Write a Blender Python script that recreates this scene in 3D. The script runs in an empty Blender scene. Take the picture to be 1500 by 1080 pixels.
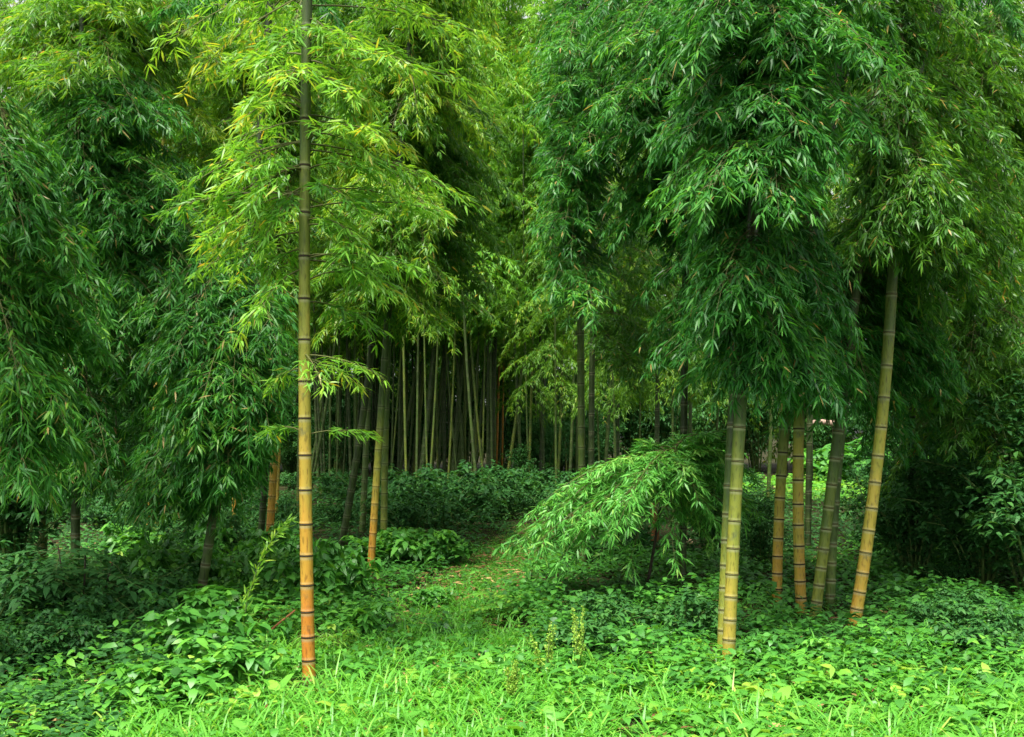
import bpy, math, random
import numpy as np
from mathutils import Vector

R = math.radians
rs = np.random.RandomState(7)
scene = bpy.context.scene
C = scene.collection
F, HZ, CAMZ = 1458.33, 640.0, 1.7        # focal length in pixels, horizon row, eye height


def at(px, py, Y):
    return np.array([(px - 750) / F * Y, Y, CAMZ - (py - HZ) / F * Y])


def gh(x, y):
    x = np.asarray(x, float); y = np.asarray(y, float)
    h = 0.05 * np.sin(x * 0.8 + 0.6) * np.cos(y * 0.55) + 0.04 * np.sin(x * 0.37 - y * 0.31 + 1.0)
    fade = np.clip((y - 4) / 6, 0, 1)
    return h * fade


def path_x(y):
    return np.interp(y, [4, 7, 9, 11, 13, 15, 17.5, 21, 26, 32], [-.9, -.85, -.72, -.5, -.22, .10, .55, 1.3, 2.2, 3.0])


def path_w(y):
    return np.interp(y, [5, 9, 12, 16, 24, 32], [.8, .62, .6, .6, .55, .5])


# ------------------------------------------------------------------ materials
def nodes_of(name):
    m = bpy.data.materials.new(name)
    m.use_nodes = True
    nt = m.node_tree
    nt.nodes.clear()
    out = nt.nodes.new('ShaderNodeOutputMaterial')
    return m, nt, out


def ramp(nt, stops):
    r = nt.nodes.new('ShaderNodeValToRGB')
    el = r.color_ramp.elements
    while len(el) < len(stops):
        el.new(0.5)
    for e, (p, c) in zip(el, stops):
        e.position = p
        e.color = (*c, 1)
    return r


def leaf_mat(name, stops, transl=0.35, rough=0.38, spec=0.5, tcol=1.5):
    m, nt, out = nodes_of(name)
    a = nt.nodes.new('ShaderNodeAttribute'); a.attribute_name = 'tone'
    r = ramp(nt, stops)
    nt.links.new(a.outputs['Fac'], r.inputs[0])
    p = nt.nodes.new('ShaderNodeBsdfPrincipled')
    p.inputs['Roughness'].default_value = rough
    p.inputs['Specular IOR Level'].default_value = spec
    nt.links.new(r.outputs[0], p.inputs['Base Color'])
    t = nt.nodes.new('ShaderNodeBsdfTranslucent')
    g = nt.nodes.new('ShaderNodeMix'); g.data_type = 'RGBA'; g.blend_type = 'MULTIPLY'
    g.inputs[0].default_value = 1
    g.inputs[7].default_value = (1.25 * tcol, 1.1 * tcol, 0.55 * tcol, 1)
    nt.links.new(r.outputs[0], g.inputs[6])
    nt.links.new(g.outputs[2], t.inputs['Color'])
    mx = nt.nodes.new('ShaderNodeMixShader'); mx.inputs[0].default_value = transl
    nt.links.new(p.outputs[0], mx.inputs[1]); nt.links.new(t.outputs[0], mx.inputs[2])
    nt.links.new(mx.outputs[0], out.inputs[0])
    return m


def plain_mat(name, col, rough=0.7, noise=0.35, scale=12, spec=0.3):
    m, nt, out = nodes_of(name)
    tc = nt.nodes.new('ShaderNodeTexCoord')
    n = nt.nodes.new('ShaderNodeTexNoise'); n.inputs['Scale'].default_value = scale; n.inputs['Detail'].default_value = 6
    nt.links.new(tc.outputs['Object'], n.inputs['Vector'])
    c0 = tuple(v * (1 - noise) for v in col); c1 = tuple(min(1, v * (1 + noise)) for v in col)
    r = ramp(nt, [(0.3, c0), (0.7, c1)])
    nt.links.new(n.outputs['Fac'], r.inputs[0])
    p = nt.nodes.new('ShaderNodeBsdfPrincipled')
    p.inputs['Roughness'].default_value = rough
    p.inputs['Specular IOR Level'].default_value = spec
    nt.links.new(r.outputs[0], p.inputs['Base Color'])
    b = nt.nodes.new('ShaderNodeBump'); b.inputs['Strength'].default_value = 0.4
    nt.links.new(n.outputs['Fac'], b.inputs['Height']); nt.links.new(b.outputs[0], p.inputs['Normal'])
    nt.links.new(p.outputs[0], out.inputs[0])
    return m


def culm_mat():
    m, nt, out = nodes_of('bamboo_culm')
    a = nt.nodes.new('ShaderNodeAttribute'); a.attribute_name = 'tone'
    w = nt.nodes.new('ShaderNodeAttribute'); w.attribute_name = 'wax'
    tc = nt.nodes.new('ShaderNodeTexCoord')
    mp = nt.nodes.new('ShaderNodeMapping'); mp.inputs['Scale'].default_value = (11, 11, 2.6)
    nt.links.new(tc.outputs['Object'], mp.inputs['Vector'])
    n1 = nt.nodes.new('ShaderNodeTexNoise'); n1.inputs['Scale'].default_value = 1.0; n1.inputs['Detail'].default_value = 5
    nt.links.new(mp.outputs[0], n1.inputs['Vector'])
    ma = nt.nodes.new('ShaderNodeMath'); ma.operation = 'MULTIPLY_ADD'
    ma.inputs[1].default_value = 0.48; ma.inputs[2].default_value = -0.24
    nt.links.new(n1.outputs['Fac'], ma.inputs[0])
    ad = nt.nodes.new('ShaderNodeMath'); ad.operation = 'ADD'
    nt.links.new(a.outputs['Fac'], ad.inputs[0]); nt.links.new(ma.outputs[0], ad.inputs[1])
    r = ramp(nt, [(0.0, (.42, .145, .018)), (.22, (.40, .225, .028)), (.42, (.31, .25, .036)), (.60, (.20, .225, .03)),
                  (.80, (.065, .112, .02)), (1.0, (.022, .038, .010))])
    nt.links.new(ad.outputs[0], r.inputs[0])
    # dark mottles and specks
    mp2 = nt.nodes.new('ShaderNodeMapping'); mp2.inputs['Scale'].default_value = (60, 60, 14)
    nt.links.new(tc.outputs['Object'], mp2.inputs['Vector'])
    n2 = nt.nodes.new('ShaderNodeTexNoise'); n2.inputs['Scale'].default_value = 1.0; n2.inputs['Detail'].default_value = 8
    nt.links.new(mp2.outputs[0], n2.inputs['Vector'])
    r2 = ramp(nt, [(0.32, (.35, .33, .3)), (.47, (1, 1, 1)), (.75, (1.0, 1.0, 1.0))])
    nt.links.new(n2.outputs['Fac'], r2.inputs[0])
    mu = nt.nodes.new('ShaderNodeMix'); mu.data_type = 'RGBA'; mu.blend_type = 'MULTIPLY'; mu.inputs[0].default_value = .75
    nt.links.new(r.outputs[0], mu.inputs[6]); nt.links.new(r2.outputs[0], mu.inputs[7])
    wx = nt.nodes.new('ShaderNodeMix'); wx.data_type = 'RGBA'
    wx.inputs[7].default_value = (.36, .36, .22, 1)
    wm = nt.nodes.new('ShaderNodeMath'); wm.operation = 'MULTIPLY'; wm.inputs[1].default_value = .75; wm.use_clamp = True
    nt.links.new(w.outputs['Fac'], wm.inputs[0]); nt.links.new(wm.outputs[0], wx.inputs[0])
    nt.links.new(mu.outputs[2], wx.inputs[6])
    # dark scar just at the node (negative wax)
    dk = nt.nodes.new('ShaderNodeMix'); dk.data_type = 'RGBA'
    dk.inputs[7].default_value = (.03, .022, .01, 1)
    dm = nt.nodes.new('ShaderNodeMath'); dm.operation = 'MULTIPLY'; dm.inputs[1].default_value = -1; dm.use_clamp = True
    nt.links.new(w.outputs['Fac'], dm.inputs[0]); nt.links.new(dm.outputs[0], dk.inputs[0])
    nt.links.new(wx.outputs[2], dk.inputs[6])
    n3 = nt.nodes.new('ShaderNodeTexNoise'); n3.inputs['Scale'].default_value = 9; n3.inputs['Detail'].default_value = 9; n3.inputs['Roughness'].default_value = .7
    nt.links.new(tc.outputs['Object'], n3.inputs['Vector'])
    r3 = ramp(nt, [(.55, (0, 0, 0)), (.68, (.6, .6, .6))])
    nt.links.new(n3.outputs['Fac'], r3.inputs[0])
    li = nt.nodes.new('ShaderNodeMix'); li.data_type = 'RGBA'; li.inputs[7].default_value = (.075, .095, .05, 1)
    nt.links.new(r3.outputs[0], li.inputs[0]); nt.links.new(dk.outputs[2], li.inputs[6])
    p = nt.nodes.new('ShaderNodeBsdfPrincipled')
    p.inputs['Roughness'].default_value = .5
    p.inputs['Specular IOR Level'].default_value = .3
    nt.links.new(li.outputs[2], p.inputs['Base Color'])
    b = nt.nodes.new('ShaderNodeBump'); b.inputs['Strength'].default_value = .12; b.inputs['Distance'].default_value = .01
    nt.links.new(n2.outputs['Fac'], b.inputs['Height']); nt.links.new(b.outputs[0], p.inputs['Normal'])
    nt.links.new(p.outputs[0], out.inputs[0])
    return m


def ground_mat(name, a, b, c):
    m, nt, out = nodes_of(name)
    tc = nt.nodes.new('ShaderNodeTexCoord')
    n = nt.nodes.new('ShaderNodeTexNoise'); n.inputs['Scale'].default_value = 1.3; n.inputs['Detail'].default_value = 12
    n2 = nt.nodes.new('ShaderNodeTexNoise'); n2.inputs['Scale'].default_value = 22; n2.inputs['Detail'].default_value = 8
    nt.links.new(tc.outputs['Object'], n.inputs['Vector']); nt.links.new(tc.outputs['Object'], n2.inputs['Vector'])
    mx = nt.nodes.new('ShaderNodeMix'); mx.data_type = 'FLOAT'; mx.inputs[0].default_value = .5
    nt.links.new(n.outputs['Fac'], mx.inputs[2]); nt.links.new(n2.outputs['Fac'], mx.inputs[3])
    r = ramp(nt, [(.35, a), (.5, b), (.65, c)])
    nt.links.new(mx.outputs[0], r.inputs[0])
    p = nt.nodes.new('ShaderNodeBsdfPrincipled'); p.inputs['Roughness'].default_value = .95
    p.inputs['Specular IOR Level'].default_value = .1
    nt.links.new(r.outputs[0], p.inputs['Base Color'])
    bp = nt.nodes.new('ShaderNodeBump'); bp.inputs['Strength'].default_value = .8; bp.inputs['Distance'].default_value = .05
    nt.links.new(n2.outputs['Fac'], bp.inputs['Height']); nt.links.new(bp.outputs[0], p.inputs['Normal'])
    nt.links.new(p.outputs[0], out.inputs[0])
    return m


M = {}
M['deep'] = leaf_mat('deep_green_bamboo_leaf', [(0, (.014, .080, .018)), (.45, (.036, .175, .026)), (.8, (.085, .29, .034)), (.98, (.18, .38, .04)), (1, (.36, .27, .09))], .38, .45, .35)
M['mid'] = leaf_mat('green_bamboo_leaf', [(0, (.025, .10, .016)), (.45, (.068, .215, .022)), (.8, (.14, .33, .027)), (.98, (.28, .40, .03)), (1, (.42, .30, .08))], .42, .42, .4)
M['yellow'] = leaf_mat('yellow_green_bamboo_leaf', [(0, (.05, .19, .022)), (.4, (.13, .35, .035)), (.8, (.23, .46, .045)), (.95, (.38, .48, .055)), (1, (.48, .38, .04))], .42, .42, .4, 1.35)
M['olive'] = leaf_mat('olive_bamboo_leaf', [(0, (.04, .12, .014)), (.5, (.105, .25, .024)), (.85, (.21, .36, .032)), (.98, (.33, .40, .05)), (1, (.40, .30, .09))], .46, .5, .3)
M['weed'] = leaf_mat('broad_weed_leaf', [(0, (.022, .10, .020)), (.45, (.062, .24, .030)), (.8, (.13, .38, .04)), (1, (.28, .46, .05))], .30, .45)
M['fresh'] = leaf_mat('fresh_bamboo_leaf', [(0, (.025, .12, .022)), (.5, (.075, .29, .042)), (.85, (.14, .41, .065)), (1, (.24, .45, .08))], .28, .42, .4)
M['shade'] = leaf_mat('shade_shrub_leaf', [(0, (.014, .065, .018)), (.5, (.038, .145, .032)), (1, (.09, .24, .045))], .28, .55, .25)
M['grass'] = leaf_mat('grass_blade', [(0, (.07, .26, .02)), (.5, (.105, .36, .038)), (.85, (.18, .44, .05)), (1, (.36, .45, .09))], .38, .45)
M['litter'] = leaf_mat('dry_fallen_leaf', [(0, (.09, .05, .02)), (.5, (.20, .11, .04)), (1, (.38, .26, .11))], .1, .7, .2)
M['seed'] = leaf_mat('dock_seed', [(0, (.15, .30, .04)), (.5, (.22, .40, .05)), (1, (.36, .46, .08))], .25, .6, .2)
M['twig'] = plain_mat('bamboo_twig', (.10, .11, .03), .6, .3, 6)
M['stem'] = plain_mat('green_stem', (.10, .17, .04), .6, .3, 6)
M['bark'] = plain_mat('dark_bark', (.035, .028, .018), .9, .5, 10)
M['culm'] = culm_mat()
M['green_ring'] = plain_mat('dull_green_node_ring', (.15, .145, .045), .65, .4, 30)
M['ring'] = plain_mat('dark_node_ring', (.035, .026, .012), .75, .5, 30)
M['soil'] = ground_mat('forest_soil', (.016, .018, .007), (.030, .030, .012), (.055, .048, .02))
M['path'] = ground_mat('trodden_path', (.026, .038, .012), (.055, .055, .018), (.10, .075, .03))
M['stone'] = plain_mat('pinkish_stone', (.42, .27, .18), .85, .35, 9)
M['log'] = plain_mat('pale_dead_wood', (.32, .22, .17), .8, .3, 7)
M['deadwood'] = plain_mat('orange_dead_wood', (.20, .085, .03), .85, .45, 9)


# ------------------------------------------------------------------ mesh accumulation
def unit(v):
    return v / np.maximum(np.linalg.norm(v, axis=-1, keepdims=True), 1e-9)


class Acc:
    """collects leaf blades (6 vertices each) and tubes, then links them as ONE mesh"""

    def __init__(self):
        self.v, self.tone, self.loops, self.sizes, self.mi, self.n = [], [], [], [], [], 0
        self.wax = []

    def leaves(self, P, D, N, L, W, tone, droop=.25, fold=.35, mi=0, st=(.28, .62), ww=(1, .78), base=.1):
        k = len(P)
        if not k:
            return
        P, D = np.asarray(P, float), unit(np.asarray(D, float))
        S = unit(np.cross(D, N)); U = np.cross(S, D)
        L = np.broadcast_to(np.asarray(L, float), (k,))[:, None]; W = np.broadcast_to(np.asarray(W, float), (k,))[:, None]
        dr = np.broadcast_to(np.asarray(droop, float), (k,))[:, None]
        dn = np.array([0, 0, -1.0])

        def ax(t):
            return P + D * L * t + dn * L * dr * t * t
        q = np.empty((k, 6, 3))
        q[:, 0] = ax(0.0)
        for j, (t, w) in enumerate(zip(st, ww)):
            c = ax(t); h = S * W * .5 * w; u = U * W * .5 * fold * w
            q[:, 1 + 2 * j] = c + h + u
            q[:, 2 + 2 * j] = c - h + u
        q[:, 5] = ax(1.0)
        f = np.array([0, 1, 2, 1, 3, 4, 2, 3, 5, 4])
        self.v.append(q.reshape(-1, 3))
        self.loops.append((self.n + np.arange(k)[:, None] * 6 + f[None]).ravel())
        self.sizes.append(np.tile([3, 4, 3], k))
        self.mi.append(np.full(3 * k, mi))
        self.tone.append(np.repeat(np.clip(np.broadcast_to(tone, (k,)), 0, 1), 6))
        self.wax.append(np.zeros(6 * k))
        self.n += 6 * k

    def tube(self, pts, rad, sides=4, mi=0, tone=None, wax=None, cap=True):
        pts = np.asarray(pts, float); n = len(pts)
        rad = np.broadcast_to(np.asarray(rad, float), (n,))
        T = unit(np.gradient(pts, axis=0))
        ref = np.array([0, 1.0, 0]) if abs(T[:, 2]).mean() > .5 else np.array([0, 0, 1.0])
        A = unit(np.cross(T, ref)); B = np.cross(T, A)
        th = np.arange(sides) * 2 * math.pi / sides
        ring = pts[:, None] + rad[:, None, None] * (np.cos(th)[None, :, None] * A[:, None] + np.sin(th)[None, :, None] * B[:, None])
        i = np.arange(n - 1)[:, None] * sides; j = np.arange(sides)[None]
        jn = (j + 1) % sides
        f = np.stack([i + j, i + jn, i + sides + jn, i + sides + j], -1).reshape(-1, 4) + self.n
        self.v.append(ring.reshape(-1, 3)); self.loops.append(f.ravel()); self.sizes.append(np.full(len(f), 4))
        self.mi.append(np.full(len(f), mi))
        tn = np.full(n, .5) if tone is None else np.broadcast_to(tone, (n,))
        wx = np.zeros(n) if wax is None else np.asarray(wax, float)
        if cap:
            self.loops.append(self.n + np.arange(sides)[::-1]); self.loops.append(self.n + (n - 1) * sides + np.arange(sides))
            self.sizes.append(np.array([sides, sides])); self.mi.append(np.array([mi, mi]))
        self.tone.append(np.repeat(tn, sides)); self.wax.append(np.repeat(wx, sides))
        self.n += n * sides

    def mesh(self, name, mats, origin=(0, 0, 0), smooth=True):
        me = bpy.data.meshes.new(name)
        v = np.concatenate(self.v) - np.asarray(origin, float)
        lo = np.concatenate(self.loops).astype(np.int32); sz = np.concatenate(self.sizes).astype(np.int32)
        mi = np.concatenate(self.mi).astype(np.int32)
        me.vertices.add(len(v)); me.vertices.foreach_set('co', v.astype(np.float32).ravel())
        me.loops.add(len(lo)); me.loops.foreach_set('vertex_index', lo)
        me.polygons.add(len(sz))
        me.polygons.foreach_set('loop_start', np.concatenate([[0], np.cumsum(sz)[:-1]]).astype(np.int32))
        me.polygons.foreach_set('material_index', mi)
        me.polygons.foreach_set('use_smooth', np.full(len(sz), smooth))
        for nm, arr in (('tone', self.tone), ('wax', self.wax)):
            at_ = me.attributes.new(nm, 'FLOAT', 'POINT')
            at_.data.foreach_set('value', np.concatenate(arr).astype(np.float32))
        for m in mats:
            me.materials.append(M[m])
        me.update(calc_edges=True)
        me.validate()
        return me

    def build(self, name, mats, parent=None, origin=(0, 0, 0), smooth=True):
        return link(name, self.mesh(name, mats, origin, smooth), parent)


def link(name, me, parent=None):
    o = bpy.data.objects.new(name, me)
    C.objects.link(o)
    if parent is not None:
        o.parent = parent
    return o


def tag(o, label=None, cat=None, group=None, kind=None):
    if label: o['label'] = label
    if cat: o['category'] = cat
    if group: o['group'] = group
    if kind: o['kind'] = kind
    return o


def thing(name, loc, label, cat, group=None):
    o = bpy.data.objects.new(name, None)
    o.empty_display_size = .2
    C.objects.link(o)
    o.location = Vector([float(v) for v in loc])
    return tag(o, label, cat, group)


# ------------------------------------------------------------------ foliage
def jit(n, s):
    return rs.normal(0, s, (n, 3))


def plume(acc, S, T, arch=.3, ntwig=16, twig=.42, nclus=4, nleaf=6, ll=.125, lw=.017, down=.55, base_tone=.45, tspread=.16,
          t0=.12, tube=True, flat=.0, yellow_tip=0., mi=0):
    """one arching leafy branch from S on the culm to T, with side twigs that end in fans of leaves"""
    S, T = np.asarray(S, float), np.asarray(T, float)
    ctrl = (S + T) / 2 + np.array([0, 0, arch])
    blen = np.linalg.norm(T - S)

    def cur(t):
        t = np.asarray(t)[:, None]
        return S * (1 - t) ** 2 + 2 * ctrl * t * (1 - t) + T * t * t

    def tan(t):
        t = np.asarray(t)[:, None]
        return unit(2 * (1 - t) * (ctrl - S) + 2 * t * (T - ctrl))
    if tube:
        tt = np.linspace(0, 1, 7)
        acc.tube(cur(tt), np.linspace(.008, .0025, 7), 3, mi + 1, cap=False)
    t = np.clip(np.linspace(t0, 1, ntwig) + rs.uniform(-.03, .03, ntwig), 0.02, 1)
    B = cur(t); tg = tan(t)
    up = np.array([0, 0, 1.0])
    sd = unit(np.cross(tg, up) + 1e-6)
    side = np.where(np.arange(ntwig) % 2 == 0, 1., -1.)[:, None]
    dirs = unit(tg * rs.uniform(.35, 1.0, (ntwig, 1)) + sd * side * rs.uniform(.3, 1., (ntwig, 1)) + up * rs.uniform(-.35, .35, (ntwig, 1)) * (1 - flat))
    dirs[-1] = tg[-1]
    ln = twig * rs.uniform(.55, 1.15, ntwig) * (1.1 - .45 * t)
    sag = rs.uniform(.15, .5, ntwig) * (1 - .6 * flat)
    if tube:
        for i in range(ntwig):
            e = B[i] + dirs[i] * ln[i] - up * sag[i] * ln[i]
            acc.tube(np.array([B[i], B[i] + dirs[i] * ln[i] * .55 - up * sag[i] * ln[i] * .25, e]), [.0028, .002, .0012], 3, mi + 1, cap=False)
    s = np.tile(np.linspace(.32, 1, nclus), ntwig) + rs.uniform(-.08, .08, ntwig * nclus)
    idx = np.repeat(np.arange(ntwig), nclus)
    cb = B[idx] + dirs[idx] * (ln[idx] * s)[:, None] - up * (sag[idx] * ln[idx] * s * s)[:, None]
    cd = unit(dirs[idx] - up * (2 * sag[idx] * s)[:, None] + jit(len(idx), .25))
    ii = np.repeat(np.arange(len(idx)), nleaf)
    k = len(ii)
    a = rs.uniform(-1.35, 1.35, k)
    cs = unit(np.cross(cd, up) + 1e-6)
    d = unit(cd[ii] * np.cos(a)[:, None] + cs[ii] * np.sin(a)[:, None] - up * (down * rs.uniform(.3, 1.3, k))[:, None] + jit(k, .24))
    nrm = unit(up[None] + jit(k, .45))
    p = cb[ii] + jit(k, .012)
    L = ll * rs.uniform(.6, 1.2, k)
    tp = np.clip(base_tone + rs.normal(0, tspread * .6) + rs.normal(0, tspread, k) + yellow_tip * (t[idx][ii] - .5), 0, .97)
    tp[rs.uniform(0, 1, k) < .012] = 1
    acc.leaves(p, d, nrm, L, lw * rs.uniform(.75, 1.2, k), tp, droop=rs.uniform(.05, .4, k) * (down + .2), mi=mi)


def culm_axis(pts):
    pts = np.asarray(pts, float)
    z = pts[:, 2]

    def f(zz):
        zz = np.asarray(zz, float)
        if len(z) == 2:
            u = (zz - z[0]) / (z[1] - z[0])
            return np.stack([pts[0, 0] + u * (pts[1, 0] - pts[0, 0]), pts[0, 1] + u * (pts[1, 1] - pts[0, 1]), zz], -1)
        c = [np.polyfit(z, pts[:, j], 2) for j in (0, 1)]
        return np.stack([np.polyval(c[0], zz), np.polyval(c[1], zz), zz], -1)
    return f


def make_culm(root, f, z0, z1, r0, r1, tones, first=.15, grow=1.07, maxin=.38, sides=14, rings=None, nodes=None, bulge=1.05, dark=1.):
    """tapered jointed culm along axis f; tones is [(z, tone)]"""
    if nodes is None:
        nodes = []
        z, st = z0 + first, first
        while z < z1:
            nodes.append(z); st = min(st * grow, maxin); z += st * rs.uniform(.95, 1.05)
    zs, rr, wx = [z0 - .15, z0], [1.12, 1.06], [0, 0]
    rad = lambda z: r0 + (r1 - r0) * ((z - z0) / (z1 - z0))
    nodes = sorted(nodes)
    for i, n in enumerate(nodes):
        prev = nodes[i - 1] if i else z0
        if sides >= 10 and n - prev > .09:
            zs.append((n + prev) / 2); rr.append(.985); wx.append(0)
        zs += [n - .035, n - .012, n - .006, n + .005, n + .012, n + .03]
        rr += [1.0, 1.02, bulge, bulge + .015, 1.03, .99]
        wx += [0, .8 * dark, -dark, -dark, .35 * dark, 0]
    zs.append(z1); rr.append(1); wx.append(0)
    zs = np.array(zs); o = np.argsort(zs, kind='stable'); zs = zs[o]; rr = np.array(rr)[o]; wx = np.array(wx)[o]
    tz, tt = zip(*tones)
    a = Acc()
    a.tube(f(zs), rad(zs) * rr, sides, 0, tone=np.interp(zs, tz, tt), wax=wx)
    c = a.build('culm', ['culm'], root, root.location)
    if rings:
        for n in nodes:
            if n > 5.4:
                break
            a = Acc()
            hw = .003 if rings == 'green_ring' else .0042
            q = np.array([n - hw - .002, n - hw, n + hw - .001, n + hw + .001])
            a.tube(f(q), rad(n) * np.array([1.01, 1.07, 1.07, 1.01]), sides, 0)
            ctr = f([n])[0]
            g = a.build('node_ring', [rings], c, ctr)
            g.location = Vector(ctr) - root.location
            g.rotation_euler = (rs.normal(0, .03), rs.normal(0, .03), 0)
    return c, f


def region_tips(x0, x1, y0, y1, d0, d1, n):
    px = rs.uniform(x0, x1, n); py = rs.uniform(y0, y1, n); d = rs.uniform(d0, d1, n)
    return [at(a, b, c) for a, b, c in zip(px, py, d)]


def crown_from_tips(root, f, tips, mat, zmax, zmin=1.5, name='crown', **kw):
    a = Acc()
    for T in tips:
        z = min(max(T[2] + rs.uniform(.25, .95), zmin), zmax)
        S = f([z])[0]
        d = np.linalg.norm((T - S)[:2])
        plume(a, S, T, arch=.12 + .18 * d * rs.uniform(.5, 1.2), t0=.12 if d > .7 else .0, **kw)
    return a.build(name, [mat, 'twig'], root, root.location)


def above_tips(f, z0, z1, n, r=1.3):
    out = []
    for _ in range(n):
        z = rs.uniform(z0, z1); c = f([z])[0]; an = rs.uniform(0, 2 * math.pi); rr = r * rs.uniform(.4, 1)
        out.append(c + np.array([math.cos(an) * rr, math.sin(an) * rr, -rs.uniform(.1, .5)]))
    return out


BASES = []


def near_bamboo(label, pix, Y, w0, w1, tones, top=8.0, regions=(), mat='deep', extra=18, rings='green_ring', group=None, dY=0., nodes_px=None, zmin=1.5,
                sides=16, **kw):
    """pix = [(px, py)] along the culm from its base upward, at distance Y"""
    pts = [at(px, py, Y + dY * i / max(1, len(pix) - 1)) for i, (px, py) in enumerate(pix)]
    z0 = float(gh(pts[0][0], pts[0][1]))
    f = culm_axis(pts if len(pts) < 4 else pts)
    b = f([z0])[0]
    BASES.append((b[0], b[1]))
    root = thing('bamboo', b, label, 'bamboo', group)
    r0, r1 = w0 / F * Y / 2, w1 / F * Y / 2
    nodes = None
    if nodes_px:
        nodes = [CAMZ - (p - HZ) / F * Y for p in nodes_px]
        while nodes[-1] < top - .4:
            nodes.append(nodes[-1] + .36)
        nodes = [n for n in nodes if n > z0 + .03]
    tz = [(CAMZ - (p - HZ) / F * Y, t) for p, t in tones]
    tz.sort()
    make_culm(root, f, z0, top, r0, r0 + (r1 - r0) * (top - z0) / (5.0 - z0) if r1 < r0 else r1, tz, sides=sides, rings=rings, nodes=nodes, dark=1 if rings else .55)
    tips = []
    for rg in regions:
        tips += region_tips(*rg)
    if extra:
        tips += above_tips(f, 5.6 if Y < 10 else 7.0, top + .2, extra, 1.1 if Y < 10 else .8)
    if tips:
        crown_from_tips(root, f, tips, mat, top, zmin, **kw)
    return root, f


# ------------------------------------------------------------------ setting
def grid(name, x0, x1, y0, y1, nx, ny, hf, mat):
    xs = np.linspace(x0, x1, nx); ys = np.linspace(y0, y1, ny)
    X, Yv = np.meshgrid(xs, ys)
    v = np.stack([X, Yv, hf(X, Yv)], -1).reshape(-1, 3)
    i = np.arange(ny - 1)[:, None] * nx + np.arange(nx - 1)[None]
    f = np.stack([i, i + 1, i + nx + 1, i + nx], -1).reshape(-1, 4)
    me = bpy.data.meshes.new(name)
    me.from_pydata(v.tolist(), [], f.tolist()); me.materials.append(M[mat])
    me.polygons.foreach_set('use_smooth', np.ones(len(f), bool))
    return tag(link(name, me), kind='structure')


def build_setting():
    big = 900.0
    xs = np.concatenate([[-big, -200, -80], np.linspace(-40, 40, 201), [80, 200, big]])
    ys = np.concatenate([[-200, -60, -20], np.linspace(-8, 60, 171), [80, 200, big]])
    X, Yv = np.meshgrid(xs, ys); nx, ny = len(xs), len(ys)
    Z = gh(X, Yv) * ((abs(X) < 41) & (Yv < 61))
    v = np.stack([X, Yv, Z], -1).reshape(-1, 3)
    i = np.arange(ny - 1)[:, None] * nx + np.arange(nx - 1)[None]
    f = np.stack([i, i + 1, i + nx + 1, i + nx], -1).reshape(-1, 4)
    me = bpy.data.meshes.new('ground'); me.from_pydata(v.tolist(), [], f.tolist()); me.materials.append(M['soil'])
    me.polygons.foreach_set('use_smooth', np.ones(len(f), bool))
    tag(link('ground', me), kind='structure')
    # footpath ribbon
    ys = np.linspace(9.2, 30, 120); us = np.linspace(-1, 1, 9)
    P = []
    for y in ys:
        w = path_w(y) * (1 + .12 * math.sin(y * 3.1))
        for u in us:
            x = path_x(y) + u * w
            P.append((x, y, float(gh(x, y)) + .006))
    i = np.arange(119)[:, None] * 9 + np.arange(8)[None]
    f = np.stack([i, i + 1, i + 10, i + 9], -1).reshape(-1, 4)
    me = bpy.data.meshes.new('path'); me.from_pydata(P, [], f.tolist()); me.materials.append(M['path'])
    tag(link('path', me), kind='structure')


build_setting()


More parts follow.
